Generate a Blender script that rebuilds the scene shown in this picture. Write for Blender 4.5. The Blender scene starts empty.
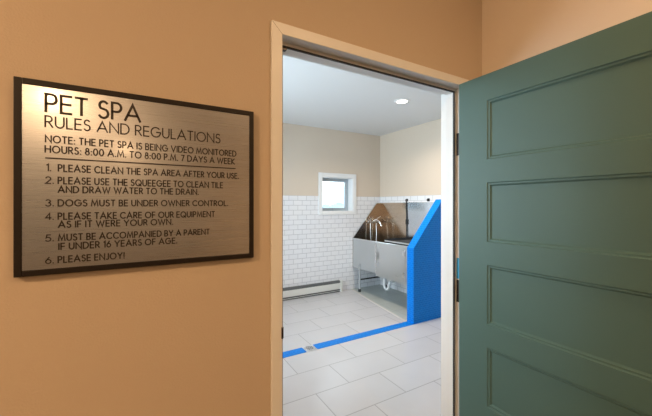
import bpy, bmesh, math, random
from mathutils import Vector, Matrix
S = bpy.context.scene
COL = S.collection
R = math.radians
random.seed(4)

# ------------------------------------------------------------------ camera, sky, lights, exposure
cam = bpy.data.cameras.new('camera')
cam.lens = 36.0 * 317 / 652
cam.sensor_width = 36
cam.shift_y = -3.3 / 652
cam.clip_start = 0.02
camo = bpy.data.objects.new('camera', cam)
camo.location = (0, 0, 1.46)
camo.rotation_euler = (R(90), 0, R(-29.9))
COL.objects.link(camo)
S.camera = camo

S.view_settings.view_transform = 'Standard'
S.view_settings.look = 'None'
S.view_settings.gamma = 1
S.view_settings.use_curve_mapping = False
S.view_settings.exposure = 0.3

w = bpy.data.worlds.new('overcast_sky')
S.world = w
w.use_nodes = True
wn = w.node_tree.nodes['Background']
wn.inputs[0].default_value = (0.80, 0.91, 1.0, 1)
wn.inputs[1].default_value = 2.6

WARM = (1.0, 0.625, 0.33)
def area(name, loc, rot, sx, sy, power, col, shape='RECTANGLE', spread=180):
    l = bpy.data.lights.new(name, 'AREA')
    l.shape = shape; l.size = sx; l.size_y = sy
    l.energy = power; l.color = col
    l.spread = R(spread)
    o = bpy.data.objects.new(name, l)
    o.location = loc; o.rotation_euler = rot
    COL.objects.link(o)
    return o
# daylight at an added, unseen side window that brightens the wash room (the pane is at x = -0.6)
area('added_window_daylight', (-0.80, 2.75, 1.65), (0, R(-90), 0), 1.4, 2.0, 118, (0.76, 0.88, 1.0))
# daylight through the wash room's small window in the far wall
area('small_window_daylight', (2.83, 5.3, 2.3), (R(-55), 0, 0), 1.2, 0.8, 40, (0.80, 0.90, 1.0))
# the lamp in each downlight
def downlight_lamp(loc, power, col, size=0.13, spread=180):
    return area('downlight_lamp', loc, (0, 0, 0), size, size, power, col, 'DISK', spread)
CEIL = 2.717
HALL_LAMPS = [(-0.92, -2.80, 40), (-0.36, -6.3, 36), (0.95, -0.30, 13)]  # the third one is added to brighten the wall behind the door
for x, y, p in HALL_LAMPS:
    downlight_lamp((x, y, CEIL - 0.012), p, WARM)
downlight_lamp((2.714, 2.872, CEIL - 0.012), 19, (1.0, 0.82, 0.64), spread=150)

# ------------------------------------------------------------------ materials
def newmat(name):
    m = bpy.data.materials.new(name)
    m.use_nodes = True
    nt = m.node_tree
    return m, nt, nt.nodes['Principled BSDF']
def plain(name, col, rough=0.5, metal=0.0, bump=0.0, bscale=200, var=0.0, coat=0.0, spec=0.5):
    m, nt, b = newmat(name)
    b.inputs['Base Color'].default_value = (*col, 1)
    b.inputs['Roughness'].default_value = rough
    b.inputs['Metallic'].default_value = metal
    b.inputs['Coat Weight'].default_value = coat
    b.inputs['Specular IOR Level'].default_value = spec
    tc = nt.nodes.new('ShaderNodeTexCoord')
    if bump:
        n = nt.nodes.new('ShaderNodeTexNoise'); n.inputs['Scale'].default_value = bscale
        n.inputs['Detail'].default_value = 3
        bp = nt.nodes.new('ShaderNodeBump'); bp.inputs['Strength'].default_value = bump
        bp.inputs['Distance'].default_value = 0.002
        nt.links.new(tc.outputs['Object'], n.inputs['Vector'])
        nt.links.new(n.outputs['Fac'], bp.inputs['Height'])
        nt.links.new(bp.outputs['Normal'], b.inputs['Normal'])
    if var:
        n2 = nt.nodes.new('ShaderNodeTexNoise'); n2.inputs['Scale'].default_value = 3.0
        n2.inputs['Detail'].default_value = 4
        mx = nt.nodes.new('ShaderNodeMix'); mx.data_type = 'RGBA'
        mx.inputs[6].default_value = (*[c * (1 - var) for c in col], 1)
        mx.inputs[7].default_value = (*[min(1, c * (1 + var)) for c in col], 1)
        nt.links.new(tc.outputs['Object'], n2.inputs['Vector'])
        nt.links.new(n2.outputs['Fac'], mx.inputs[0])
        nt.links.new(mx.outputs[2], b.inputs['Base Color'])
    return m
def tiled(name, c1, c2, grout, tw, th, gap, rough, axes='XZ', off=(0, 0), offset=0.5, bump=0.35, noise=0.0, spec=0.5):
    """brick texture on object coordinates; axes picks the two that lie in the surface"""
    m, nt, b = newmat(name)
    b.inputs['Roughness'].default_value = rough
    b.inputs['Specular IOR Level'].default_value = spec
    tc = nt.nodes.new('ShaderNodeTexCoord')
    sp = nt.nodes.new('ShaderNodeSeparateXYZ')
    cb = nt.nodes.new('ShaderNodeCombineXYZ')
    nt.links.new(tc.outputs['Object'], sp.inputs[0])
    for k, ax in enumerate(axes):
        a = nt.nodes.new('ShaderNodeMath'); a.operation = 'ADD'
        a.inputs[1].default_value = off[k] + 50 * (tw, th)[k]
        nt.links.new(sp.outputs[ax], a.inputs[0])
        nt.links.new(a.outputs[0], cb.inputs[k])
    br = nt.nodes.new('ShaderNodeTexBrick')
    br.offset = offset; br.offset_frequency = 2; br.squash = 1
    br.inputs['Color1'].default_value = (*c1, 1)
    br.inputs['Color2'].default_value = (*c2, 1)
    br.inputs['Mortar'].default_value = (*grout, 1)
    br.inputs['Scale'].default_value = 1
    br.inputs['Mortar Size'].default_value = gap
    br.inputs['Mortar Smooth'].default_value = 0.1
    br.inputs['Bias'].default_value = 0
    br.inputs['Brick Width'].default_value = tw
    br.inputs['Row Height'].default_value = th
    nt.links.new(cb.outputs[0], br.inputs['Vector'])
    out = br.outputs['Color']
    if noise:
        n = nt.nodes.new('ShaderNodeTexNoise'); n.inputs['Scale'].default_value = 4
        n.inputs['Detail'].default_value = 5
        nt.links.new(tc.outputs['Object'], n.inputs['Vector'])
        mp = nt.nodes.new('ShaderNodeMapRange')
        mp.inputs[3].default_value = 1 - noise; mp.inputs[4].default_value = 1 + noise
        nt.links.new(n.outputs['Fac'], mp.inputs[0])
        mx = nt.nodes.new('ShaderNodeMix'); mx.data_type = 'RGBA'; mx.blend_type = 'MULTIPLY'
        mx.inputs[0].default_value = 1
        nt.links.new(out, mx.inputs[6]); nt.links.new(mp.outputs[0], mx.inputs[7])
        out = mx.outputs[2]
    nt.links.new(out, b.inputs['Base Color'])
    bp = nt.nodes.new('ShaderNodeBump'); bp.invert = True
    bp.inputs['Strength'].default_value = bump; bp.inputs['Distance'].default_value = 0.002
    nt.links.new(br.outputs['Fac'], bp.inputs['Height'])
    nt.links.new(bp.outputs['Normal'], b.inputs['Normal'])
    return m
def brushed(name, col, rough, aniso=0.0, streak=(2, 2, 300), amt=0.12):
    m, nt, b = newmat(name)
    b.inputs['Base Color'].default_value = (*col, 1)
    b.inputs['Metallic'].default_value = 1
    b.inputs['Anisotropic'].default_value = aniso
    tc = nt.nodes.new('ShaderNodeTexCoord')
    mp = nt.nodes.new('ShaderNodeMapping'); mp.inputs['Scale'].default_value = streak
    n = nt.nodes.new('ShaderNodeTexNoise'); n.inputs['Scale'].default_value = 1; n.inputs['Detail'].default_value = 3
    mr = nt.nodes.new('ShaderNodeMapRange')
    mr.inputs[3].default_value = rough - amt / 2; mr.inputs[4].default_value = rough + amt / 2
    nt.links.new(tc.outputs['Object'], mp.inputs[0]); nt.links.new(mp.outputs[0], n.inputs['Vector'])
    nt.links.new(n.outputs['Fac'], mr.inputs[0]); nt.links.new(mr.outputs[0], b.inputs['Roughness'])
    if aniso:
        t = nt.nodes.new('ShaderNodeTangent'); t.direction_type = 'UV_MAP'; t.uv_map = 'UVMap'
        nt.links.new(t.outputs[0], b.inputs['Tangent'])
    return m
def emit(name, col, st):
    m, nt, b = newmat(name)
    b.inputs['Base Color'].default_value = (0.8, 0.8, 0.8, 1)
    b.inputs['Emission Color'].default_value = (*col, 1)
    b.inputs['Emission Strength'].default_value = st
    return m
def glass_mat(name):
    m, nt, b = newmat(name)
    tr = nt.nodes.new('ShaderNodeBsdfTransparent'); tr.inputs[0].default_value = (0.94, 0.97, 0.97, 1)
    gl = nt.nodes.new('ShaderNodeBsdfGlossy'); gl.inputs['Roughness'].default_value = 0.02
    fr = nt.nodes.new('ShaderNodeFresnel'); fr.inputs[0].default_value = 1.45
    mx = nt.nodes.new('ShaderNodeMixShader')
    nt.links.new(fr.outputs[0], mx.inputs[0]); nt.links.new(tr.outputs[0], mx.inputs[1]); nt.links.new(gl.outputs[0], mx.inputs[2])
    nt.links.new(mx.outputs[0], nt.nodes['Material Output'].inputs['Surface'])
    return m

M = {}
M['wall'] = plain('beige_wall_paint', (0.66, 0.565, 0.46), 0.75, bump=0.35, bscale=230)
M['hallwall'] = plain('tan_hall_wall_paint', (0.50, 0.405, 0.30), 0.75, bump=0.4, bscale=200)
M['greywall'] = plain('cool_grey_wall_paint', (0.40, 0.42, 0.45), 0.75, bump=0.3, bscale=230)  # grey of the unseen walls, chosen to cool the sign's reflections
M['ceiling'] = plain('white_ceiling_paint', (0.72, 0.73, 0.73), 0.8, bump=0.1, bscale=180)
M['frame'] = plain('pale_grey_frame_enamel', (0.72, 0.715, 0.69), 0.42, bump=0.05, bscale=300)
M['white'] = plain('white_trim_paint', (0.80, 0.81, 0.81), 0.45)
M['door'] = plain('teal_green_door_paint', (0.068, 0.136, 0.123), 0.50, bump=0.08, bscale=260, spec=0.35)
M['carpet'] = plain('brown_carpet', (0.16, 0.115, 0.08), 0.95, bump=0.8, bscale=500)
M['floor'] = tiled('pale_stone_floor_tile', (0.555, 0.545, 0.555), (0.52, 0.51, 0.52), (0.33, 0.325, 0.325), 0.62, 0.33, 0.004, 0.32,
                   'XY', (-1.151, -2.82), 0.5, 0.25, 0.05)
M['floor_far'] = tiled('pale_stone_floor_tile_beyond_strip', (0.555, 0.545, 0.555), (0.52, 0.51, 0.52), (0.33, 0.325, 0.325), 0.62, 0.33, 0.004, 0.32,
                   'XY', (-1.51 + 0.31, -2.93), 0.5, 0.25, 0.05)
M['pan'] = tiled('grey_green_pan_tile', (0.44, 0.47, 0.44), (0.42, 0.45, 0.42), (0.34, 0.35, 0.34), 0.30, 0.30, 0.004, 0.3, 'XY', (0, 0), 0.0, 0.3, 0.06)
M['subway'] = tiled('white_subway_tile', (0.80, 0.805, 0.82), (0.77, 0.78, 0.80), (0.49, 0.495, 0.52), 0.152, 0.0765, 0.0035, 0.16, 'XZ', (0.03, -1.604), 0.5, 0.4)
M['subway_side'] = tiled('white_subway_tile_side', (0.80, 0.805, 0.82), (0.77, 0.78, 0.80), (0.49, 0.495, 0.52), 0.152, 0.0765, 0.0035, 0.16, 'YZ', (0.03, -1.604), 0.5, 0.4)
BL1, BL2, BLG = (0.0, 0.17, 0.62), (0.0, 0.19, 0.68), (0.01, 0.24, 0.74)
M['blue_xz'] = tiled('blue_mosaic_face', BL1, BL2, BLG, 0.052, 0.026, 0.0022, 0.32, 'XZ', (0, 0), 0.5, 0.5, spec=0.15)
M['blue_yz'] = tiled('blue_mosaic_end', BL1, BL2, BLG, 0.055, 0.026, 0.0022, 0.32, 'YZ', (-0.02, 0), 0.5, 0.5, spec=0.15)
M['blue_xy'] = tiled('blue_mosaic_top', BL1, BL2, BLG, 0.052, 0.027, 0.0022, 0.32, 'XY', (0, -2.82), 0.5, 0.5, spec=0.15)
M['steel'] = brushed('brushed_stainless_steel', (0.70, 0.72, 0.72), 0.30, streak=(2, 2, 60))
M['panel_steel'] = brushed('satin_stainless_steel', (0.62, 0.65, 0.66), 0.30, streak=(2, 4, 40))
M['splash'] = brushed('splash_steel_warm_reflection', (0.66, 0.545, 0.43), 0.17, streak=(14, 14, 2), amt=0.10)  # warm reflection in the stainless panels is put into the colour
M['splash_blue_reflection'] = brushed('splash_steel_blue_reflection', (0.66, 0.71, 0.76), 0.16, streak=(3, 50, 3), amt=0.08)  # same steel; bluish reflection of the window is put into the colour
M['chrome'] = plain('polished_chrome', (0.78, 0.78, 0.78), 0.12, 1.0)
M['darkmetal'] = plain('dark_bronze_metal', (0.045, 0.037, 0.032), 0.38, 0.7)
M['black'] = plain('black_rubber', (0.02, 0.02, 0.022), 0.55)
M['darkgrey'] = plain('dark_grey_tray', (0.03, 0.03, 0.03), 0.6)
M['pvc'] = plain('white_pvc', (0.82, 0.83, 0.82), 0.35)
M['heater'] = plain('cream_heater_enamel', (0.68, 0.69, 0.65), 0.45)
M['edging'] = plain('pale_stone_edging', (0.60, 0.57, 0.53), 0.5)
M['heater_slot'] = plain('heater_slot_shadow_grey', (0.10, 0.105, 0.105), 0.6)
M['sash'] = plain('grey_aluminium_sash', (0.42, 0.47, 0.51), 0.4, 0.3)
M['glass'] = glass_mat('window_glass')
M['plate'] = brushed('brushed_nickel_plate', (0.53, 0.545, 0.57), 0.28, 0.10, (3, 3, 700), 0.08)
pb = M['plate'].node_tree.nodes['Principled BSDF']
pb.inputs['Coat Weight'].default_value = 1.0
pb.inputs['Coat Roughness'].default_value = 0.12
M['border'] = plain('dark_bronze_border', (0.012, 0.008, 0.006), 0.42, 0.0, spec=0.3)
M['ink'] = plain('dark_brown_lettering', (0.020, 0.014, 0.010), 0.45)
M['lamp'] = emit('glowing_lamp_lens', (1.0, 0.90, 0.76), 9)
M['dome'] = emit('glowing_opal_dome', WARM, 165)
M['hall_lamp'] = emit('glowing_hall_lens', (1.0, 0.74, 0.42), 12)
M['tape'] = plain('blue_sticker', (0.03, 0.35, 0.68), 0.4)
M['snow'] = plain('snow_covered_ground', (0.82, 0.85, 0.9), 0.9, var=0.06)
M['hill'] = plain('blue_grey_far_hills', (0.38, 0.47, 0.56), 0.9, var=0.35)

# ------------------------------------------------------------------ mesh helpers
def box(bm, x0, x1, y0, y1, z0, z1):
    vs = [bm.verts.new((x, y, z)) for x in (x0, x1) for y in (y0, y1) for z in (z0, z1)]
    for f in ((0, 1, 3, 2), (4, 6, 7, 5), (0, 4, 5, 1), (2, 3, 7, 6), (0, 2, 6, 4), (1, 5, 7, 3)):
        bm.faces.new([vs[i] for i in f])
    return vs
def prism(bm, pts, axis, a, b):
    """polygon pts in the two other axes, extruded along axis from a to b"""
    def P(p, t):
        return {'X': (t, p[0], p[1]), 'Y': (p[0], t, p[1]), 'Z': (p[0], p[1], t)}[axis]
    A = [bm.verts.new(P(p, a)) for p in pts]; B = [bm.verts.new(P(p, b)) for p in pts]
    n = len(pts)
    bm.faces.new(A); bm.faces.new(B[::-1])
    for i in range(n):
        bm.faces.new((A[i], B[i], B[(i + 1) % n], A[(i + 1) % n]))
def cyl(bm, p0, p1, r0, r1=None, seg=20):
    p0, p1 = Vector(p0), Vector(p1); r1 = r0 if r1 is None else r1
    d = p1 - p0
    q = d.to_track_quat('Z', 'Y').to_matrix().to_4x4()
    bmesh.ops.create_cone(bm, cap_ends=True, segments=seg, radius1=r0, radius2=r1, depth=d.length,
                          matrix=Matrix.Translation((p0 + p1) / 2) @ q)
def tube(bm, pts, r, seg=10, smooth=0):
    pts = [Vector(p) for p in pts]
    for _ in range(smooth):
        q = [pts[0]]
        for a, b in zip(pts, pts[1:]):
            q += [a * .75 + b * .25, a * .25 + b * .75]
        pts = q + [pts[-1]]
    rings = []; up = Vector((0.13, 0.27, 0.95)).normalized()
    for i, p in enumerate(pts):
        t = (pts[min(i + 1, len(pts) - 1)] - pts[max(i - 1, 0)]).normalized()
        n = up - t * up.dot(t)
        if n.length < 0.05: n = Vector((1, 0, 0)) - t * t.x
        n.normalize(); up = n
        bnm = t.cross(n)
        rings.append([bm.verts.new(p + (n * math.cos(k * 2 * math.pi / seg) + bnm * math.sin(k * 2 * math.pi / seg)) * r) for k in range(seg)])
    for a, b in zip(rings, rings[1:]):
        for k in range(seg):
            bm.faces.new((a[k], a[(k + 1) % seg], b[(k + 1) % seg], b[k]))
    bm.faces.new(rings[0][::-1]); bm.faces.new(rings[-1])
def lathe(bm, prof, c, axis='Z', seg=32, closed=False):
    c = Vector(c); rings = []
    for r, h in prof:
        ring = []
        for k in range(seg):
            a = 2 * math.pi * k / seg
            u, v = r * math.cos(a), r * math.sin(a)
            ring.append(bm.verts.new(c + Vector({'Z': (u, v, h), 'Y': (u, h, v), 'X': (h, u, v)}[axis])))
        rings.append(ring)
    pr = list(zip(rings, rings[1:])) + ([(rings[-1], rings[0])] if closed else [])
    for a, b in pr:
        for k in range(seg):
            bm.faces.new((a[k], a[(k + 1) % seg], b[(k + 1) % seg], b[k]))
    if not closed:
        bm.faces.new(rings[0][::-1]); bm.faces.new(rings[-1])
def obj(name, bm, mat, parent=None, bevel=0.0, smooth=False, loc=None):
    bmesh.ops.recalc_face_normals(bm, faces=bm.faces[:])
    if loc is not None:
        bmesh.ops.translate(bm, verts=bm.verts[:], vec=-Vector(loc))
    me = bpy.data.meshes.new(name); bm.to_mesh(me); bm.free()
    for mt in (mat if isinstance(mat, (list, tuple)) else [mat]): me.materials.append(mt)
    o = bpy.data.objects.new(name, me); COL.objects.link(o)
    if loc is not None: o.location = loc
    if smooth:
        for p in me.polygons: p.use_smooth = True
        me.set_sharp_from_angle(angle=R(38))
    if bevel:
        m = o.modifiers.new('bevel', 'BEVEL'); m.width = bevel; m.segments = 2; m.limit_method = 'ANGLE'
    if parent is not None: o.parent = parent
    return o
def NB(): return bmesh.new()
def boxes(*bs):
    bm = NB()
    for b in bs: box(bm, *b)
    return bm
def tag(o, label, cat, kind=None, group=None):
    o['label'] = label; o['category'] = cat
    if kind: o['kind'] = kind
    if group: o['group'] = group
    return o
def empty(name, label, cat, kind=None, group=None):
    o = bpy.data.objects.new(name, None); o.empty_display_size = 0.1; COL.objects.link(o)
    return tag(o, label, cat, kind, group)

# ------------------------------------------------------------------ the setting
YD, YS = 1.010, 1.125          # hall face and wash-room face of the wall with the doorway
XL, XH = 0.4050, 1.347         # clear opening at the frame's faces
ZT = 2.034
FW = 0.038                    # face width of the frame
YB, XR = 4.544, 3.756          # plaster faces of the wash room's far and right walls
HL, HR, HB = -2.1, 1.503, -7.8 # hall
SL = -0.60                     # wash room's left wall
T = 0.15
fl = obj('floor', boxes((SL, XR, 1.064, 2.872, -0.10, 0.0), (SL, XR, 2.872, YB, -0.10, 0.0)), [M['floor'], M['floor_far']])
for p in fl.data.polygons:
    p.material_index = 1 if p.center.y > 2.9 else 0
tag(fl, 'pale stone tile floor of the wash room beyond the doorway', 'floor', 'structure')
tag(obj('floor_hall', boxes((HL, HR, HB, 1.064, -0.10, 0.0)), M['carpet']), 'brown carpeted hallway floor below the framed sign', 'floor', 'structure')
tag(obj('ceiling', boxes((SL - T, XR + T, YS, YB + 0.30, CEIL, CEIL + 0.12)), M['ceiling']), 'white wash room ceiling with one round downlight', 'ceiling', 'structure')
tag(obj('ceiling_hall', boxes((HL - T, HR + T, HB - T, YS, CEIL, CEIL + 0.12)), M['ceiling']), 'white hallway ceiling above the viewer', 'ceiling', 'structure')
o0, o1, oz = XL - 0.010, XH + 0.010, ZT + 0.010   # rough opening
tag(obj('wall_front', boxes((HL - T, o0, YD, YS, 0, CEIL), (o1, XR + T, YD, YS, 0, CEIL), (o0, o1, YD, YS, oz, CEIL)), M['hallwall']),
    'tan hallway wall carrying the framed sign and the doorway', 'wall', 'structure')
tag(obj('wall_right', boxes((HR, HR + T, HB, YD, 0, CEIL)), M['wall']), 'tan hallway wall behind the open green door, colour lightened for the light on it', 'wall', 'structure')  # lighter paint than the front wall stands in for stronger light here
tag(obj('wall_left', boxes((HL - T, HL, HB, YD, 0, CEIL)), M['greywall']), 'grey side wall of the hallway out of view', 'wall', 'structure')
tag(obj('wall_rear', boxes((HL - T, HR + T, HB - T, HB, 0, CEIL)), M['greywall']), 'grey end wall of the hallway behind the viewer', 'wall', 'structure')
# far wall with the small window
WX0, WX1, WZ0, WZ1 = 2.531, 3.140, 1.348, 1.915
def holed(x0, x1, z0, z1, y0, y1, hx0, hx1, hz0, hz1):
    L = [(x0, hx0, y0, y1, z0, z1), (hx1, x1, y0, y1, z0, z1)]
    if hz0 > z0: L.append((hx0, hx1, y0, y1, z0, hz0))
    if hz1 < z1: L.append((hx0, hx1, y0, y1, hz1, z1))
    return boxes(*L)
tag(obj('wall_back', holed(SL - T, XR + T, 0, CEIL, YB, YB + 0.22, WX0, WX1, WZ0, WZ1), M['wall']), 'beige far wall of the wash room around the small window', 'wall', 'structure')
tag(obj('wall_back_tile', holed(SL, XR, 0, 1.604, YB - 0.008, YB, WX0, WX1, WZ0, 1.604), M['subway']), 'white subway tile wainscot on the far wall below the window', 'wall tile', 'structure')
tag(obj('wall_side', boxes((XR, XR + T, YS, YB, 0, CEIL)), M['wall']), 'beige right wall of the wash room above the dog bath', 'wall', 'structure')
tag(obj('wall_side_tile', boxes((XR - 0.008, XR, YS, YB - 0.008, 0, 1.604)), M['subway_side']), 'white subway tile wainscot on the right wall behind the dog bath', 'wall tile', 'structure')
bm = NB()
for (y0, y1, z0, z1) in ((YS, 1.75, 0, CEIL), (3.75, YB, 0, CEIL), (1.75, 3.75, 0, 0.95), (1.75, 3.75, 2.35, CEIL)):
    box(bm, SL - T, SL, y0, y1, z0, z1)
tag(obj('wall_outer', bm, M['wall']), 'beige left wall of the wash room with an added wide window out of view', 'wall', 'structure')
bm = NB()
for (y0, y1, z0, z1) in ((1.75, 1.80, 0.95, 2.35), (3.70, 3.75, 0.95, 2.35), (2.72, 2.77, 1.0, 2.30), (1.80, 3.70, 0.95, 1.0), (1.80, 3.70, 2.30, 2.35)):
    box(bm, SL - 0.10, SL - 0.03, y0, y1, z0, z1)
w2 = tag(obj('added_window', bm, M['white']), 'wide white framed window added out of view to light the wash room', 'window', 'structure')  # unseen window, added as a source of daylight for the wash room
obj('window_glass', boxes((SL - 0.07, SL - 0.064, 1.80, 3.70, 1.0, 2.30)), M['glass'], w2)
# small far window: white casing and reveal, grey sash, pane
def ring(bm, x0, x1, z0, z1, wl, wr, wb, wt, y0, y1):
    box(bm, x0, x0 + wl, y0, y1, z0, z1); box(bm, x1 - wr, x1, y0, y1, z0, z1)
    box(bm, x0 + wl, x1 - wr, y0, y1, z0, z0 + wb); box(bm, x0 + wl, x1 - wr, y0, y1, z1 - wt, z1)
bm = NB()
ring(bm, 2.464, 3.208, 1.292, 1.987, 0.068, 0.068, 0.056, 0.072, YB - 0.026, YB - 0.009)
w1 = tag(obj('window_1', bm, M['white'], bevel=0.003), 'small square window with white casing in the tiled far wall', 'window', 'structure')
bm = NB(); ring(bm, WX0, WX1, WZ0, WZ1, 0.008, 0.008, 0.008, 0.008, YB - 0.012, YB + 0.20)
obj('window_reveal', bm, M['white'], w1)
bm = NB(); ring(bm, WX0 + 0.008, WX1 - 0.008, WZ0 + 0.008, WZ1 - 0.008, 0.05, 0.068, 0.05, 0.05, YB + 0.115, YB + 0.165)
sa = obj('window_sash', bm, M['sash'], w1, 0.003)
obj('window_glass', boxes((WX0 + 0.058, WX1 - 0.076, YB + 0.137, YB + 0.141, WZ0 + 0.058, WZ1 - 0.058)), M['glass'], sa)
bm = boxes((2.80, 2.87, YB + 0.100, YB + 0.115, WZ0 + 0.014, WZ0 + 0.038)); box(bm, 2.81, 2.90, YB + 0.088, YB + 0.100, WZ0 + 0.028, WZ0 + 0.038)
obj('window_latch', bm, M['sash'], sa, 0.002)
# outside: snowy ground and far hills
bm = NB(); box(bm, -40, 160, 6, 220, -3.4, -3.0)
tag(obj('ground', bm, M['snow']), 'snow covered ground seen through the small window', 'ground', 'structure')
bm = NB(); n = 120; lo = []; hi = []; bk = []
for i in range(n + 1):
    x = -40 + i * 200 / n
    z = 1.2 + 1.0 * math.sin(i * .37) + 0.8 * math.sin(i * .91 + 1) + 0.7 * math.sin(i * 2.1)
    lo.append(bm.verts.new((x, 150, -3.1))); hi.append(bm.verts.new((x, 175, max(z, -1.0)))); bk.append(bm.verts.new((x, 200, -3.1)))
for i in range(n):
    bm.faces.new((lo[i], lo[i + 1], hi[i + 1], hi[i])); bm.faces.new((hi[i], hi[i + 1], bk[i + 1], bk[i]))
tag(obj('hills', bm, M['hill'], smooth=True), 'low blue grey hills along the horizon outside the small window', 'hills', 'structure')

# ------------------------------------------------------------------ door frame (double rabbeted)
Y0 = YD - 0.012; Y1 = YS + 0.012
R1, R2 = 1.046, 1.090           # the stop runs from R1 to R2
ST = 0.018                      # stop height
# profile: (distance into the opening, y); 0 = rabbet face
prof = [(-FW, Y0), (0, Y0), (0, R1), (ST, R1), (ST, R2), (0, R2), (0, Y1), (-FW, Y1), (-FW, YS), (-0.009, YS), (-0.009, YD), (-FW, YD)]
bm = NB()
path = lambda d: [(XL + d, 0.0), (XL + d, ZT - d), (XH - d, ZT - d), (XH - d, 0.0)]
rings = []
for d, y in prof:
    rings.append([bm.verts.new((x, y, z)) for x, z in path(d)])
np_ = len(prof)
for i in range(np_):
    a, b = rings[i], rings[(i + 1) % np_]
    for k in range(3):
        bm.faces.new((a[k], a[k + 1], b[k + 1], b[k]))
bm.faces.new([r[0] for r in rings]); bm.faces.new([r[3] for r in rings][::-1])
df = tag(obj('door_frame', bm, M['frame'], bevel=0.0015), 'pale metal door frame around the open doorway', 'door frame', 'structure')
# dark mitre seam lines on the frame's two upper corners
bm = NB()
for sx, x in ((1, XL), (-1, XH)):
    prism(bm, [(x - sx * FW, ZT + FW - 0.0006), (x - sx * (FW - 0.0006), ZT + FW), (x, ZT + 0.0006), (x - sx * 0.0006, ZT)], 'Y', Y0 - 0.0002, Y0 + 0.001)
obj('mitre_seam', bm, M['darkmetal'], df)
# gasket bead along the stop
bm = NB()
for x0, x1 in ((XL + ST - 0.005, XL + ST + 0.0008), (XH - ST - 0.0008, XH - ST + 0.005)):
    box(bm, x0, x1, R1 - 0.004, R1 + 0.003, 0.0, ZT - ST + 0.005)
box(bm, XL + ST + 0.0008, XH - ST - 0.0008, R1 - 0.004, R1 + 0.003, ZT - ST - 0.0008, ZT - ST + 0.005)
obj('gasket', bm, M['darkgrey'], df)['label'] = 'dark rubber gasket strip'
obj('strike_plate', boxes((XL - 0.0005, XL + 0.002, 1.0, 1.034, 1.005, 1.053), (XL - 0.004, XL + 0.003, Y0 - 0.002, 1.0, 1.010, 1.048)), M['darkmetal'], df)['label'] = 'dark metal strike plate'
obj('silencer', boxes((XL + ST + 0.001, XL + ST + 0.016, R1 - 0.004, R1 + 0.012, ZT - ST - 0.009, ZT - ST - 0.0008)), M['darkmetal'], df)['label'] = 'small dark bumper in the upper corner'
tag(obj('blue_sticker', boxes((XH - 0.0012, XH - 0.0002, 1.004, 1.041, 1.095, 1.197)), M['tape'], loc=(XH, 1.02, 1.1)), 'small bright blue sticker on the frame edge just above the lower hinge', 'sticker')
tag(obj('trim_threshold', boxes((XL, XH, 1.046, 1.090, 0.0, 0.008)), M['steel'], bevel=0.003), 'metal threshold strip across the doorway floor', 'threshold', 'structure')

# ------------------------------------------------------------------ the open door (five panels), hinged at the right jamb, opened into the hall
DX = 1.297; DT = 0.044; DY1, DY0 = 0.989, 0.053; DZ0, DZ1 = 0.008, 2.030
door = empty('door_1', 'teal green five panel door standing open against the hallway wall', 'door', 'structure')
door.location = (DX, 1.004, 0)
def setp(o):
    o.parent = door; o.matrix_parent_inverse = Matrix.Translation((-DX, -1.004, 0)); return o
SW = 0.141
pz = [(1.6569 - 0.3593 * k, 1.9165 - 0.3593 * k) for k in range(5)]
py0, py1 = DY0 + SW, DY1 - SW
bm = NB()
box(bm, DX, DX + DT, DY0, py0, DZ0, DZ1); box(bm, DX, DX + DT, py1, DY1, DZ0, DZ1)
zs = [DZ1] + [v for a, b in pz for v in (b, a)] + [DZ0]
for i in range(0, len(zs), 2):
    box(bm, DX, DX + DT, py0, py1, zs[i + 1], zs[i])
bmesh.ops.remove_doubles(bm, verts=bm.verts[:], dist=1e-5)
setp(obj('door_leaf', bm, M['door']))
for a, b in pz:
    bm = NB()
    for side in (0, 1):
        loops = []
        for ins, dep in ((0, 0.0004), (0.004, 0.0045), (0.0105, 0.0045), (0.0125, 0.0080), (0.0165, 0.0115)):
            x = DX + dep if side == 0 else DX + DT - dep
            loops.append([bm.verts.new((x, yy, zz)) for yy, zz in ((py0 + ins, a + ins), (py1 - ins, a + ins), (py1 - ins, b - ins), (py0 + ins, b - ins))])
        for l0, l1 in zip(loops, loops[1:]):
            for k in range(4):
                bm.faces.new((l0[k], l0[(k + 1) % 4], l1[(k + 1) % 4], l1[k]))
        bm.faces.new(loops[-1])
        if side == 0: first = loops[0]
        else:
            for k in range(4):
                bm.faces.new((first[k], first[(k + 1) % 4], loops[0][(k + 1) % 4], loops[0][k]))
    setp(obj('panel', bm, M['door']))
for zc in (1.758, 1.034, 0.28):
    bm = boxes((XH - 0.0016, XH - 0.0002, 1.000, 1.041, zc - 0.055, zc + 0.055), (DX + 0.004, DX + DT, DY1, DY1 + 0.0016, zc - 0.055, zc + 0.055))
    cyl(bm, (XH - 0.004, 0.9915, zc - 0.056), (XH - 0.004, 0.9915, zc + 0.056), 0.006, seg=12)
    setp(obj('hinge', bm, M['darkmetal']))['label'] = 'dark bronze hinge'
bm = NB()
for sx, x in ((-1, DX), (1, DX + DT)):
    cyl(bm, (x, DY0 + 0.065, 1.0), (x + sx * 0.012, DY0 + 0.065, 1.0), 0.027)
    cyl(bm, (x + sx * 0.012, DY0 + 0.065, 1.0), (x + sx * 0.05, DY0 + 0.065, 1.0), 0.011)
    tube(bm, [(x + sx * 0.048, DY0 + 0.058, 1.0), (x + sx * 0.052, DY0 + 0.12, 1.0), (x + sx * 0.048, DY0 + 0.18, 0.998)], 0.010, smooth=1)
setp(obj('lever_handle', bm, M['darkmetal'], smooth=True))['label'] = 'dark bronze lever handle'

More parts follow.
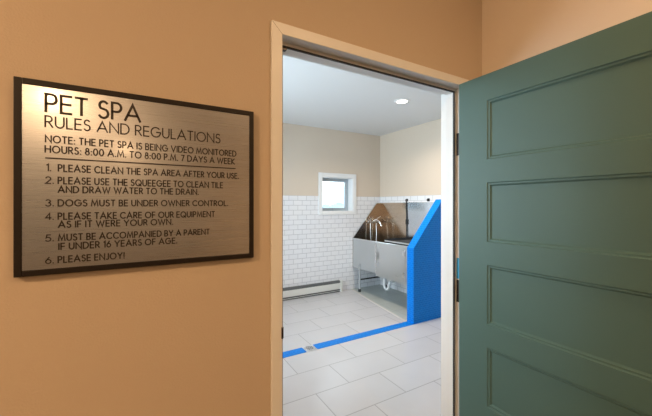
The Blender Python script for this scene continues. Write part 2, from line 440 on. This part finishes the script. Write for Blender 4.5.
# ------------------------------------------------------------------ stroke lettering
def arc(cx, cy, rx, ry, a0, a1, n=10):
    return [(cx + rx * math.cos(R(a0 + (a1 - a0) * i / n)), cy + ry * math.sin(R(a0 + (a1 - a0) * i / n))) for i in range(n + 1)]
def O(wd): return arc(wd / 2, .5, wd / 2, .5, 90, 450, 22)
G = {
 'A': (.94, [[(0, 0), (.47, 1), (.94, 0)], [(.17, .33), (.77, .33)]]),
 'B': (.58, [[(0, 0), (0, 1), (.28, 1)] + arc(.28, .76, .25, .24, 90, -90) + [(0, .52)], [(.28, .52)] + arc(.30, .26, .28, .26, 90, -90) + [(0, 0)]]),
 'C': (.86, [arc(.5, .5, .5, .5, 44, 316, 18)]),
 'D': (.80, [[(0, 0), (0, 1), (.30, 1)] + arc(.30, .5, .50, .5, 90, -90, 14) + [(0, 0)]]),
 'E': (.54, [[(.54, 1), (0, 1), (0, 0), (.54, 0)], [(0, .52), (.50, .52)]]),
 'F': (.52, [[(.52, 1), (0, 1), (0, 0)], [(0, .50), (.48, .50)]]),
 'G': (1.0, [arc(.5, .5, .5, .5, 44, 360, 20) + [(.56, .5)]]),
 'H': (.74, [[(0, 0), (0, 1)], [(.74, 0), (.74, 1)], [(0, .52), (.74, .52)]]),
 'I': (.0, [[(0, 0), (0, 1)]]),
 'J': (.34, [[(.34, 1), (.34, .2)] + arc(.14, .2, .20, .20, 0, -140, 7)]),
 'K': (.66, [[(0, 0), (0, 1)], [(.60, 1), (.02, .48), (.66, 0)]]),
 'L': (.48, [[(0, 1), (0, 0), (.48, 0)]]),
 'M': (1.02, [[(0, 0), (.14, 1), (.51, .12), (.88, 1), (1.02, 0)]]),
 'N': (.82, [[(0, 0), (0, 1), (.82, 0), (.82, 1)]]),
 'O': (1.04, [O(1.04)]),
 'P': (.54, [[(0, 0), (0, 1), (.28, 1)] + arc(.28, .73, .26, .27, 90, -90) + [(0, .46)]]),
 'Q': (1.04, [O(1.04), [(.60, .30), (1.02, -.04)]]),
 'R': (.60, [[(0, 0), (0, 1), (.28, 1)] + arc(.28, .74, .26, .26, 90, -90) + [(0, .48)], [(.26, .48), (.60, 0)]]),
 'S': (.54, [arc(.28, .755, .235, .245, 35, 225, 11) + arc(.27, .27, .27, .27, 60, -150, 13)]),
 'T': (.62, [[(0, 1), (.62, 1)], [(.31, 1), (.31, 0)]]),
 'U': (.70, [[(0, 1), (0, .35)] + arc(.35, .35, .35, .35, 180, 360, 12) + [(.70, 1)]]),
 'V': (.86, [[(0, 1), (.43, 0), (.86, 1)]]),
 'W': (1.26, [[(0, 1), (.32, 0), (.63, .92), (.94, 0), (1.26, 1)]]),
 'Y': (.78, [[(0, 1), (.39, .46), (.78, 1)], [(.39, .46), (.39, 0)]]),
 '0': (.64, [O(.64)]), '1': (.20, [[(0, .86), (.20, 1), (.20, 0)]]),
 '2': (.56, [arc(.28, .72, .27, .28, 165, -30, 10) + [(0, 0), (.56, 0)]]),
 '3': (.54, [arc(.26, .76, .24, .24, 150, -90, 10) + arc(.26, .26, .28, .26, 90, -155, 12)]),
 '4': (.62, [[(.46, 0), (.46, 1), (0, .26), (.62, .26)]]),
 '5': (.54, [[(.50, 1), (.14, 1), (.06, .55)] + arc(.25, .31, .29, .31, 125, -145, 12)]),
 '6': (.60, [[(.40, 1), (.07, .48)], arc(.30, .31, .30, .31, 0, 360, 16)]),
 '7': (.56, [[(0, 1), (.56, 1), (.16, 0)]]),
 '8': (.58, [arc(.29, .77, .22, .23, 0, 360, 14), arc(.29, .27, .29, .27, 0, 360, 16)]),
 '.': (.06, [[(.03, .0), (.03, .07)]]), ':': (.06, [[(.03, .0), (.03, .07)], [(.03, .52), (.03, .59)]]),
 '!': (.06, [[(.03, .0), (.03, .07)], [(.03, .28), (.03, 1)]]),
}
G['8'] = (.58, G['8'][1])
def text_mesh(bm, txt, x0, x1, z0, cap, yf, yb, sw, gap=.20, space=.42):
    """stroke letters from x0 to x1 with the baseline at z0; front face at yf, back at yb"""
    n = 0; pen = 0; glyphs = []
    for ch in txt:
        if ch == ' ':
            pen += space; continue
        wd, st = G[ch]
        glyphs.append((pen, st)); pen += wd + gap
    wtot = pen - gap
    sx = (x1 - x0) / wtot
    for px, st in glyphs:
        for pl in st:
            q = [(x0 + (px + a) * sx, z0 + b * cap) for a, b in pl]
            closed = abs(q[0][0] - q[-1][0]) + abs(q[0][1] - q[-1][1]) < 1e-6
            if closed: q = q[:-1]
            m = len(q); h = sw / 2; Lp = []; Rp = []
            for i in range(m):
                if closed: a, b, c = q[i - 1], q[i], q[(i + 1) % m]
                else: a, b, c = q[max(i - 1, 0)], q[i], q[min(i + 1, m - 1)]
                d0 = Vector((b[0] - a[0], b[1] - a[1])); d1 = Vector((c[0] - b[0], c[1] - b[1]))
                if d0.length < 1e-9: d0 = d1
                if d1.length < 1e-9: d1 = d0
                d0.normalize(); d1.normalize()
                n0 = Vector((-d0.y, d0.x)); n1 = Vector((-d1.y, d1.x))
                nn = (n0 + n1)
                if nn.length < 0.2: nn = n0
                nn.normalize()
                k = h / max(nn.dot(n0), 0.38)
                e = Vector((0, 0))
                if not closed and i == 0: e = -d1 * h * .6
                if not closed and i == m - 1: e = d0 * h * .6
                p = Vector(b) + e
                Lp.append(p + nn * k); Rp.append(p - nn * k)
            vf = [(bm.verts.new((l.x, yf, l.y)), bm.verts.new((r.x, yf, r.y)), bm.verts.new((l.x, yb, l.y)), bm.verts.new((r.x, yb, r.y))) for l, r in zip(Lp, Rp)]
            rng = range(m) if closed else range(m - 1)
            for i in rng:
                a, b = vf[i], vf[(i + 1) % m]
                bm.faces.new((a[0], b[0], b[1], a[1])); bm.faces.new((a[2], a[3], b[3], b[2]))
                bm.faces.new((a[0], a[2], b[2], b[0])); bm.faces.new((a[1], b[1], b[3], a[3]))
            if not closed:
                for v in (vf[0], vf[-1]): bm.faces.new((v[0], v[1], v[3], v[2]))

# ------------------------------------------------------------------ the sign
sx0, sx1, sz0, sz1 = -0.2616, 0.3058, 1.2908, 1.7579
sign = empty('wall_sign', 'brushed metal rules sign in a dark frame on the tan wall', 'sign')
sign.location = (0.0224, YD, 1.2883)
def sp_(o):
    o.parent = sign; o.matrix_parent_inverse = Matrix.Translation(-Vector((0.0224, YD, 1.2883))); return o
bd = 0.0145
bm = NB(); ring(bm, sx0, sx1, sz0, sz1, bd, bd, bd, bd, YD - 0.0145, YD)
sp_(obj('sign_frame', bm, M['border'], bevel=0.0015))['label'] = 'dark bronze border'
bm = boxes((sx0 + bd, sx1 - bd, YD - 0.012, YD, sz0 + bd, sz1 - bd))
uv = bm.loops.layers.uv.new('UVMap')
for f in bm.faces:
    for l in f.loops: l[uv].uv = (l.vert.co.x, l.vert.co.z)
sp_(obj('face_plate', bm, M['plate']))['label'] = 'brushed metal plate'
FY = YD - 0.012
lines = [
 ('PET SPA', -0.2042, -0.0085, 1.6845, .0425, .0057, .24),
 ('RULES AND REGULATIONS', -0.2053, 0.2013, 1.6477, .0262, .0033, .24),
 ('NOTE: THE PET SPA IS BEING VIDEO MONITORED', -0.2047, 0.2496, 1.6108, .0162, .0026, .32),
 ('HOURS: 8:00 A.M. TO 8:00 P.M. 7 DAYS A WEEK', -0.2053, 0.2450, 1.5862, .0162, .0026, .32),
 ('PLEASE CLEAN THE SPA AREA AFTER YOUR USE.', -0.1807, 0.2573, 1.5418, .0160, .0026, .32),
 ('PLEASE USE THE SQUEEGEE TO CLEAN TILE', -0.181, 0.2090, 1.5114, .0158, .0026, .32),
 ('AND DRAW WATER TO THE DRAIN.', -0.181, 0.1398, 1.4898, .0152, .0026, .32),
 ('DOGS MUST BE UNDER OWNER CONTROL.', -0.181, 0.2248, 1.4568, .0152, .0026, .32),
 ('PLEASE TAKE CARE OF OUR EQUIPMENT', -0.181, 0.1853, 1.4241, .0154, .0026, .32),
 ('AS IF IT WERE YOUR OWN.', -0.1805, 0.0715, 1.4040, .0152, .0026, .32),
 ('MUST BE ACCOMPANIED BY A PARENT', -0.1805, 0.1701, 1.3718, .0152, .0026, .32),
 ('IF UNDER 16 YEARS OF AGE.', -0.1798, 0.0821, 1.3500, .0152, .0026, .32),
 ('PLEASE ENJOY!', -0.181, -0.0449, 1.3180, .0152, .0026, .32)]
nums = {4: '1.', 5: '2.', 7: '3.', 8: '4.', 10: '5.', 12: '6.'}
for i, (t, a, b, z, cap, sw, gp) in enumerate(lines):
    bm = NB()
    text_mesh(bm, t, a, b, z, cap, FY - 0.0008, FY + 0.0002, sw * (1.15 if i > 1 else 1.0), gp)
    if i in nums:
        wd = 0.0095 if nums[i][0] == '1' else 0.0145
        text_mesh(bm, nums[i], -0.2045 + (0.002 if wd < .01 else 0), -0.2045 + wd, z, cap, FY - 0.0008, FY + 0.0002, sw, .24)
    sp_(obj('lettering', bm, M['ink']))['label'] = 'dark line of lettering'
sp_(obj('rule_line', boxes((-0.2053, 0.2483, FY - 0.0008, FY + 0.0002, 1.5708, 1.5742)), M['ink']))

# ------------------------------------------------------------------ downlights
def downlight(x, y, label, lens, group=None):
    o = empty('downlight', label, 'ceiling light', group=group); o.location = (x, y, CEIL)
    bm = NB(); lathe(bm, [(0.062, 0.0), (0.095, 0.0), (0.095, -0.003), (0.086, -0.009), (0.066, -0.010)], (0, 0, 0), closed=True)
    obj('trim_ring', bm, M['white'], o, smooth=True)
    bm = NB(); lathe(bm, [(0.066, 0.0), (0.066, -0.006), (0.03, -0.0085)], (0, 0, 0))
    obj('lens', bm, lens, o, smooth=True)
    return o
downlight(2.714, 2.872, 'round glowing downlight in the white wash room ceiling', M['lamp'])
HL_LABEL = ['round downlight in the hallway ceiling, reflected in the sign', 'round downlight at the far end of the hallway ceiling', 'added unseen downlight in the hallway ceiling, brightens the wall by the open door']
for (x, y, p), lb in zip(HALL_LAMPS, HL_LABEL):
    downlight(x, y, lb, M['hall_lamp'], 'hallway downlights')

DOME = (-1.72, -0.15)  # unseen fixture, made a dome to throw light sideways onto the right wall
o = empty('dome_light', 'unseen opal glass dome light on the hallway ceiling, shaped to light the right wall', 'ceiling light'); o.location = (*DOME, CEIL)
bm = NB(); lathe(bm, [(0.175, 0.0), (0.185, -0.004), (0.185, -0.022), (0.172, -0.026), (0.15, -0.026), (0.15, 0.0)], (0, 0, 0), closed=True)
obj('base_ring', bm, M['chrome'], o, smooth=True)
bm = NB(); lathe(bm, [(0.170, -0.020)] + [(0.170 * math.cos(R(a)), -0.024 - 0.085 * math.sin(R(a))) for a in range(0, 86, 8)], (0, 0, 0))
obj('dome_shade', bm, M['dome'], o, smooth=True)

# ------------------------------------------------------------------ blue tiled half wall, floor strip, drain, floor pan
PX0, PX1, PY0, PY1 = 2.853, 3.746, 2.820, 2.930
bm = NB()
pts = [(PX0, 0.004), (PX1, 0.004), (PX1, 1.530), (3.372, 1.530), (PX0, 0.925)]
prism(bm, pts, 'Y', PY0, PY1)
bm.normal_update()
pw = obj('half_wall', bm, [M['blue_xz'], M['blue_yz']])
for p in pw.data.polygons:
    p.material_index = 0 if abs(p.normal.y) > 0.7 else 1
tag(pw, 'bright blue tiled half wall with a sloping top beside the dog bath', 'half wall', 'structure')
GX, GW = 1.46, 0.062
bm = boxes((SL, GX - GW, 2.817, 2.927, 0.0, 0.004), (GX + GW, XR - 0.008, 2.817, 2.927, 0.0, 0.004))
tag(obj('floor_strip', bm, M['blue_xy']), 'bright blue mosaic strip across the pale tile floor', 'floor strip', 'structure')
dr = tag(obj('floor_drain', boxes((GX - GW, GX + GW, 2.812, 2.932, 0.0, 0.003)), M['steel'], bevel=0.001), 'small metal floor drain set in the blue strip', 'drain')
bm = NB(); lathe(bm, [(0.042, 0.003), (0.054, 0.003), (0.054, 0.006), (0.042, 0.006)], (GX, 2.872, 0), closed=True)
for k in range(-3, 4):
    hw = math.sqrt(max(0.042 ** 2 - (k * 0.012) ** 2, 0.0))
    box(bm, GX + k * 0.012 - 0.003, GX + k * 0.012 + 0.003, 2.872 - hw, 2.872 + hw, 0.003, 0.0055)
obj('drain_grate', bm, M['chrome'], dr)
bm = boxes((GX - 0.04, GX + 0.04, 2.832, 2.912, 0.0031, 0.0036)); obj('drain_hole', bm, M['darkgrey'], dr)
bm = NB(); prism(bm, [(3.13, 4.536), (2.862, 2.930), (3.748, 2.930), (3.748, 4.536)], 'Z', 0.0, 0.002)
tag(obj('floor_pan', bm, M['pan']), 'grey green tiled floor area under the dog bath', 'floor', 'structure')
bm = NB(); prism(bm, [(3.10, 4.536), (2.832, 2.930), (2.862, 2.930), (3.13, 4.536)], 'Z', 0.0, 0.003)
tag(obj('floor_edge', bm, M['edging']), 'pale edging strip beside the grey floor under the dog bath', 'edging', 'structure')

# ------------------------------------------------------------------ baseboard heater
HX0, HX1, HY = 0.2, 2.90, YB - 0.008
HE = HX1 - 0.045
ht = tag(obj('baseboard_heater', boxes((HX0, HE, HY - 0.058, HY - 0.050, 0.050, 0.150), (HX0, HE, HY - 0.055, HY - 0.049, 0.020, 0.027), (HX0, HX1, HY - 0.004, HY, 0.001, 0.186)), M['heater'], bevel=0.002),
         'long cream baseboard heater at the foot of the tiled far wall', 'heater')
bm = NB(); prism(bm, [(HY - 0.004, 0.188), (HY - 0.046, 0.188), (HY - 0.054, 0.156), (HY - 0.050, 0.154), (HY - 0.043, 0.182), (HY - 0.004, 0.182)], 'X', HX0, HE)
obj('hood', bm, M['heater_slot'], ht)['label'] = 'dark slotted top'
obj('end_cap', boxes((HE, HX1, HY - 0.061, HY - 0.004, 0.002, 0.191)), M['heater'], ht, 0.003)
obj('heating_element', boxes((HX0, HE - 0.001, HY - 0.048, HY - 0.008, 0.003, 0.178)), M['heater_slot'], ht)['label'] = 'dark slotted heating element'

# ------------------------------------------------------------------ stainless dog bath
TX, TXB = 3.140, 3.742
TY0, TY1 = 2.936, 4.530
TZ, TB = 0.878, 0.383
tub = empty('dog_bath', 'raised stainless steel dog wash tub against the tiled corner', 'dog bath')
tub.location = (3.44, 3.73, 0.0)
def tp(o):
    o.parent = tub; o.matrix_parent_inverse = Matrix.Translation((-3.44, -3.73, 0)); return o
YM = 3.885
bm = boxes((TX, TX + 0.018, YM + 0.036, TY1, TB, TZ - 0.006))
tp(obj('front_panel', bm, M['panel_steel'], bevel=0.002))
dpan = tp(obj('tub_door', boxes((TX - 0.006, TX + 0.014, 3.262, YM - 0.003, TB - 0.032, TZ - 0.012)), M['steel'], bevel=0.003))
def tpc(o, par):
    o.parent = par; o.matrix_parent_inverse = par.matrix_parent_inverse.copy(); return o
def child(o, par):      # nested child that keeps world placement (parents sit at the origin of their own mesh)
    o.parent = par; return o
bm = boxes((TX - 0.006, TX + 0.016, YM + 0.002, YM + 0.030, TB - 0.014, TZ - 0.008))
tp(obj('door_jamb', bm, M['chrome'], bevel=0.002))['label'] = 'bright door jamb strip'
bm = NB()
cyl(bm, (TX - 0.006, YM - 0.02, 0.665), (TX - 0.030, YM - 0.02, 0.665), 0.010, seg=14)
box(bm, TX - 0.036, TX - 0.026, YM - 0.040, YM - 0.008, 0.61, 0.72)
child(obj('latch', bm, M['chrome'], smooth=False), dpan)['label'] = 'chrome door latch'
for zc in (0.48, 0.78):
    bm = boxes((TX - 0.010, TX - 0.006, 3.262, 3.30, zc - 0.035, zc + 0.035)); cyl(bm, (TX - 0.009, 3.262, zc - 0.04), (TX - 0.009, 3.262, zc + 0.04), 0.006, seg=10)
    child(obj('door_hinge', bm, M['chrome']), dpan)
bm = boxes((TX - 0.004, TX + 0.018, TY0, 3.258, TB - 0.036, TZ - 0.006))
tp(obj('corner_post', bm, M['steel'], bevel=0.002))
bm = NB(); tube(bm, [(TX + 0.004, TY0, TZ), (TX + 0.004, TY1, TZ)], 0.011, 12)
tp(obj('rim', bm, M['steel'], smooth=True))
# basin: floor and inner walls
bm = boxes((TX + 0.018, TXB - 0.012, TY0 + 0.004, TY1 - 0.004, 0.47, 0.48), (TX + 0.018, TX + 0.022, TY0 + 0.004, TY1 - 0.004, 0.48, TZ - 0.006))
box(bm, TX + 0.018, TXB - 0.012, TY0, TY0 + 0.004, 0.47, 0.925)
tp(obj('basin', bm, M['steel']))
# side splash on the far wall: sloping top edge
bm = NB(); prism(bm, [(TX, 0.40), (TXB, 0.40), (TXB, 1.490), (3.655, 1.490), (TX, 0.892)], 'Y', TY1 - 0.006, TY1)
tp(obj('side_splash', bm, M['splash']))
bm = NB(); tube(bm, [(TX, TY1 - 0.008, 0.892), (3.655, TY1 - 0.008, 1.490), (TXB - 0.012, TY1 - 0.008, 1.490)], 0.008, 8)
tp(obj('splash_edge', bm, M['steel'], smooth=True))
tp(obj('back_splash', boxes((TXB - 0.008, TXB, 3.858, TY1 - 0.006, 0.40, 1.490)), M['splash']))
tp(obj('back_splash', boxes((TXB - 0.008, TXB, TY0, 3.854, 0.40, 1.490)), M['splash_blue_reflection']))
tp(obj('splash_edge', boxes((TXB - 0.014, TXB, TY0, TY1 - 0.006, 1.490, 1.498)), M['chrome']))
# legs, braces
for x, y in ((3.137, 4.324), (3.150, 3.05), (3.70, 4.324), (3.70, 3.05)):
    bm = NB(); cyl(bm, (x, y, 0.045), (x, y, 0.47), 0.0165, seg=16)
    lg = tp(obj('leg', bm, M['steel'], smooth=True))
    bm = NB(); lathe(bm, [(0.014, 0.003), (0.024, 0.003), (0.024, 0.03), (0.018, 0.05)], (x, y, 0), seg=18)
    child(obj('foot', bm, M['black'], smooth=True), lg)['label'] = 'black rubber foot'
for p, q in (((3.137, 4.324, 0.205), (3.70, 4.324, 0.205)), ((3.150, 3.05, 0.205), (3.70, 3.05, 0.205)), ((3.70, 3.05, 0.205), (3.70, 4.324, 0.205))):
    bm = NB(); cyl(bm, p, q, 0.012, seg=12); tp(obj('brace', bm, M['darkmetal'], smooth=True))
# trap under the basin
bm = NB()
tx, ty = 3.40, 4.005
cyl(bm, (tx, ty, 0.265), (tx, ty, 0.47), 0.030, seg=16)
tp(obj('drain_flange', bm, M['darkmetal'], smooth=True))
bm = NB()
DZ = -0.035
U = [(tx, ty, 0.31), (tx, ty, 0.20)] + [(tx, ty - 0.055 + 0.055 * math.cos(R(a)), 0.185 - 0.055 * math.sin(R(a))) for a in range(0, 181, 20)] + [(tx, ty - 0.110, 0.20), (tx + .02, ty - 0.112, 0.25), (tx + 0.10, ty - 0.112, 0.262), (TXB - 0.01, ty - 0.112, 0.262)]
U = [(a, b, c + DZ) for a, b, c in U]
tube(bm, U, 0.022, 14)
cyl(bm, (tx, ty, 0.225 + DZ), (tx, ty, 0.255 + DZ), 0.028, seg=16); cyl(bm, (tx, ty - 0.11, 0.20 + DZ), (tx, ty - 0.11, 0.225 + DZ), 0.027, seg=16)
tp(obj('drain_trap', bm, M['pvc'], smooth=True))['label'] = 'white plastic trap pipe'

# things in and on the bath
bm = boxes((3.150, 3.735, 3.02, 3.70, 0.890, 0.912))
rk = tag(obj('bath_rack', bm, M['darkgrey'], bevel=0.002), 'dark removable tray laid across the near half of the dog bath', 'tray')
obj('tray_lip', boxes((3.144, 3.153, 3.02, 3.70, 0.909, 0.927)), M['steel'], rk)['label'] = 'bright metal front lip'
obj('tray_end', boxes((3.153, 3.735, 3.695, 3.703, 0.890, 0.945)), M['darkgrey'], rk)
obj('tray_back', boxes((3.705, 3.735, 3.02, 3.695, 0.912, 0.94)), M['darkgrey'], rk)

fa = empty('faucet', 'chrome faucet with a spout mounted on the splash panel under the window', 'faucet')
fa.location = (3.545, TY1 - 0.006, 1.15)
def fp(o):
    o.parent = fa; o.matrix_parent_inverse = Matrix.Translation(-Vector((3.545, TY1 - 0.006, 1.15))); return o
bm = NB()
yb = TY1 - 0.006
for x in (3.475, 3.615):
    cyl(bm, (x, yb, 1.15), (x, yb - 0.008, 1.15), 0.030, seg=18); cyl(bm, (x, yb - 0.008, 1.15), (x, yb - 0.055, 1.15), 0.016, seg=14)
cyl(bm, (3.455, yb - 0.055, 1.15), (3.635, yb - 0.055, 1.15), 0.021, seg=16)
fp(obj('faucet_body', bm, M['chrome'], smooth=True))
for x, s_ in ((3.475, -1), (3.615, 1)):
    bm = NB(); cyl(bm, (x, yb - 0.055, 1.165), (x, yb - 0.062, 1.205), 0.015, 0.012, seg=14)
    tube(bm, [(x, yb - 0.062, 1.205), (x + s_ * 0.03, yb - 0.085, 1.235), (x + s_ * 0.055, yb - 0.10, 1.245)], 0.008, 8, 1)
    fp(obj('tap_lever', bm, M['chrome'], smooth=True))
bm = NB(); tube(bm, [(3.545, yb - 0.06, 1.16), (3.550, yb - 0.09, 1.20), (3.575, yb - 0.15, 1.18), (3.590, yb - 0.19, 1.14), (3.595, yb - 0.20, 1.085)], 0.014, 12, 2)
fp(obj('spout', bm, M['chrome'], smooth=True))
bm = NB(); tube(bm, [(3.475, yb - 0.055, 1.14), (3.472, yb - 0.06, 1.02), (3.47, yb - 0.07, 0.80), (3.51, yb - 0.10, 0.62), (3.57, yb - 0.10, 0.66), (3.605, yb - 0.06, 0.86), (3.612, yb - 0.05, 1.13)], 0.006, 10, 2)
fp(obj('spray_hose', bm, M['steel'], smooth=True))['label'] = 'grey spray hose looping into the tub'

for y, lb in ((3.845, 'dark eye bolt above the dog bath holding the black tether'), (3.393, 'dark eye bolt above the dog bath nearest the blue half wall')):
    o = empty('eye_bolt', lb, 'eye bolt', group='eye bolts above the dog bath'); o.location = (XR - 0.008, y, 1.535)
    obj('bolt_plate', boxes((-0.006, 0.0, -0.022, 0.022, -0.022, 0.022)), M['black'], o, 0.003)
    bm = NB(); tube(bm, [(-0.022 + 0.016 * math.cos(R(a)), 0, -0.004 + 0.016 * math.sin(R(a))) for a in range(0, 361, 24)], 0.005, 8)
    obj('eye', bm, M['darkmetal'], o, smooth=True)
bm = NB()
xw = XR - 0.030
tube(bm, [(xw, 3.845, 1.517), (xw - 0.004, 3.835, 1.30), (xw - 0.006, 3.830, 1.00), (xw - 0.01, 3.828, 0.72)], 0.0085, 8, 1)
te = tag(obj('tether', bm, M['black'], smooth=True), 'black tether strap hanging from an eye bolt into the dog bath', 'tether')
bm = NB(); cyl(bm, (xw - 0.006, 3.832, 1.14), (xw - 0.006, 3.832, 1.22), 0.017, seg=12)
obj('slide_buckle', bm, M['black'], te, smooth=True)
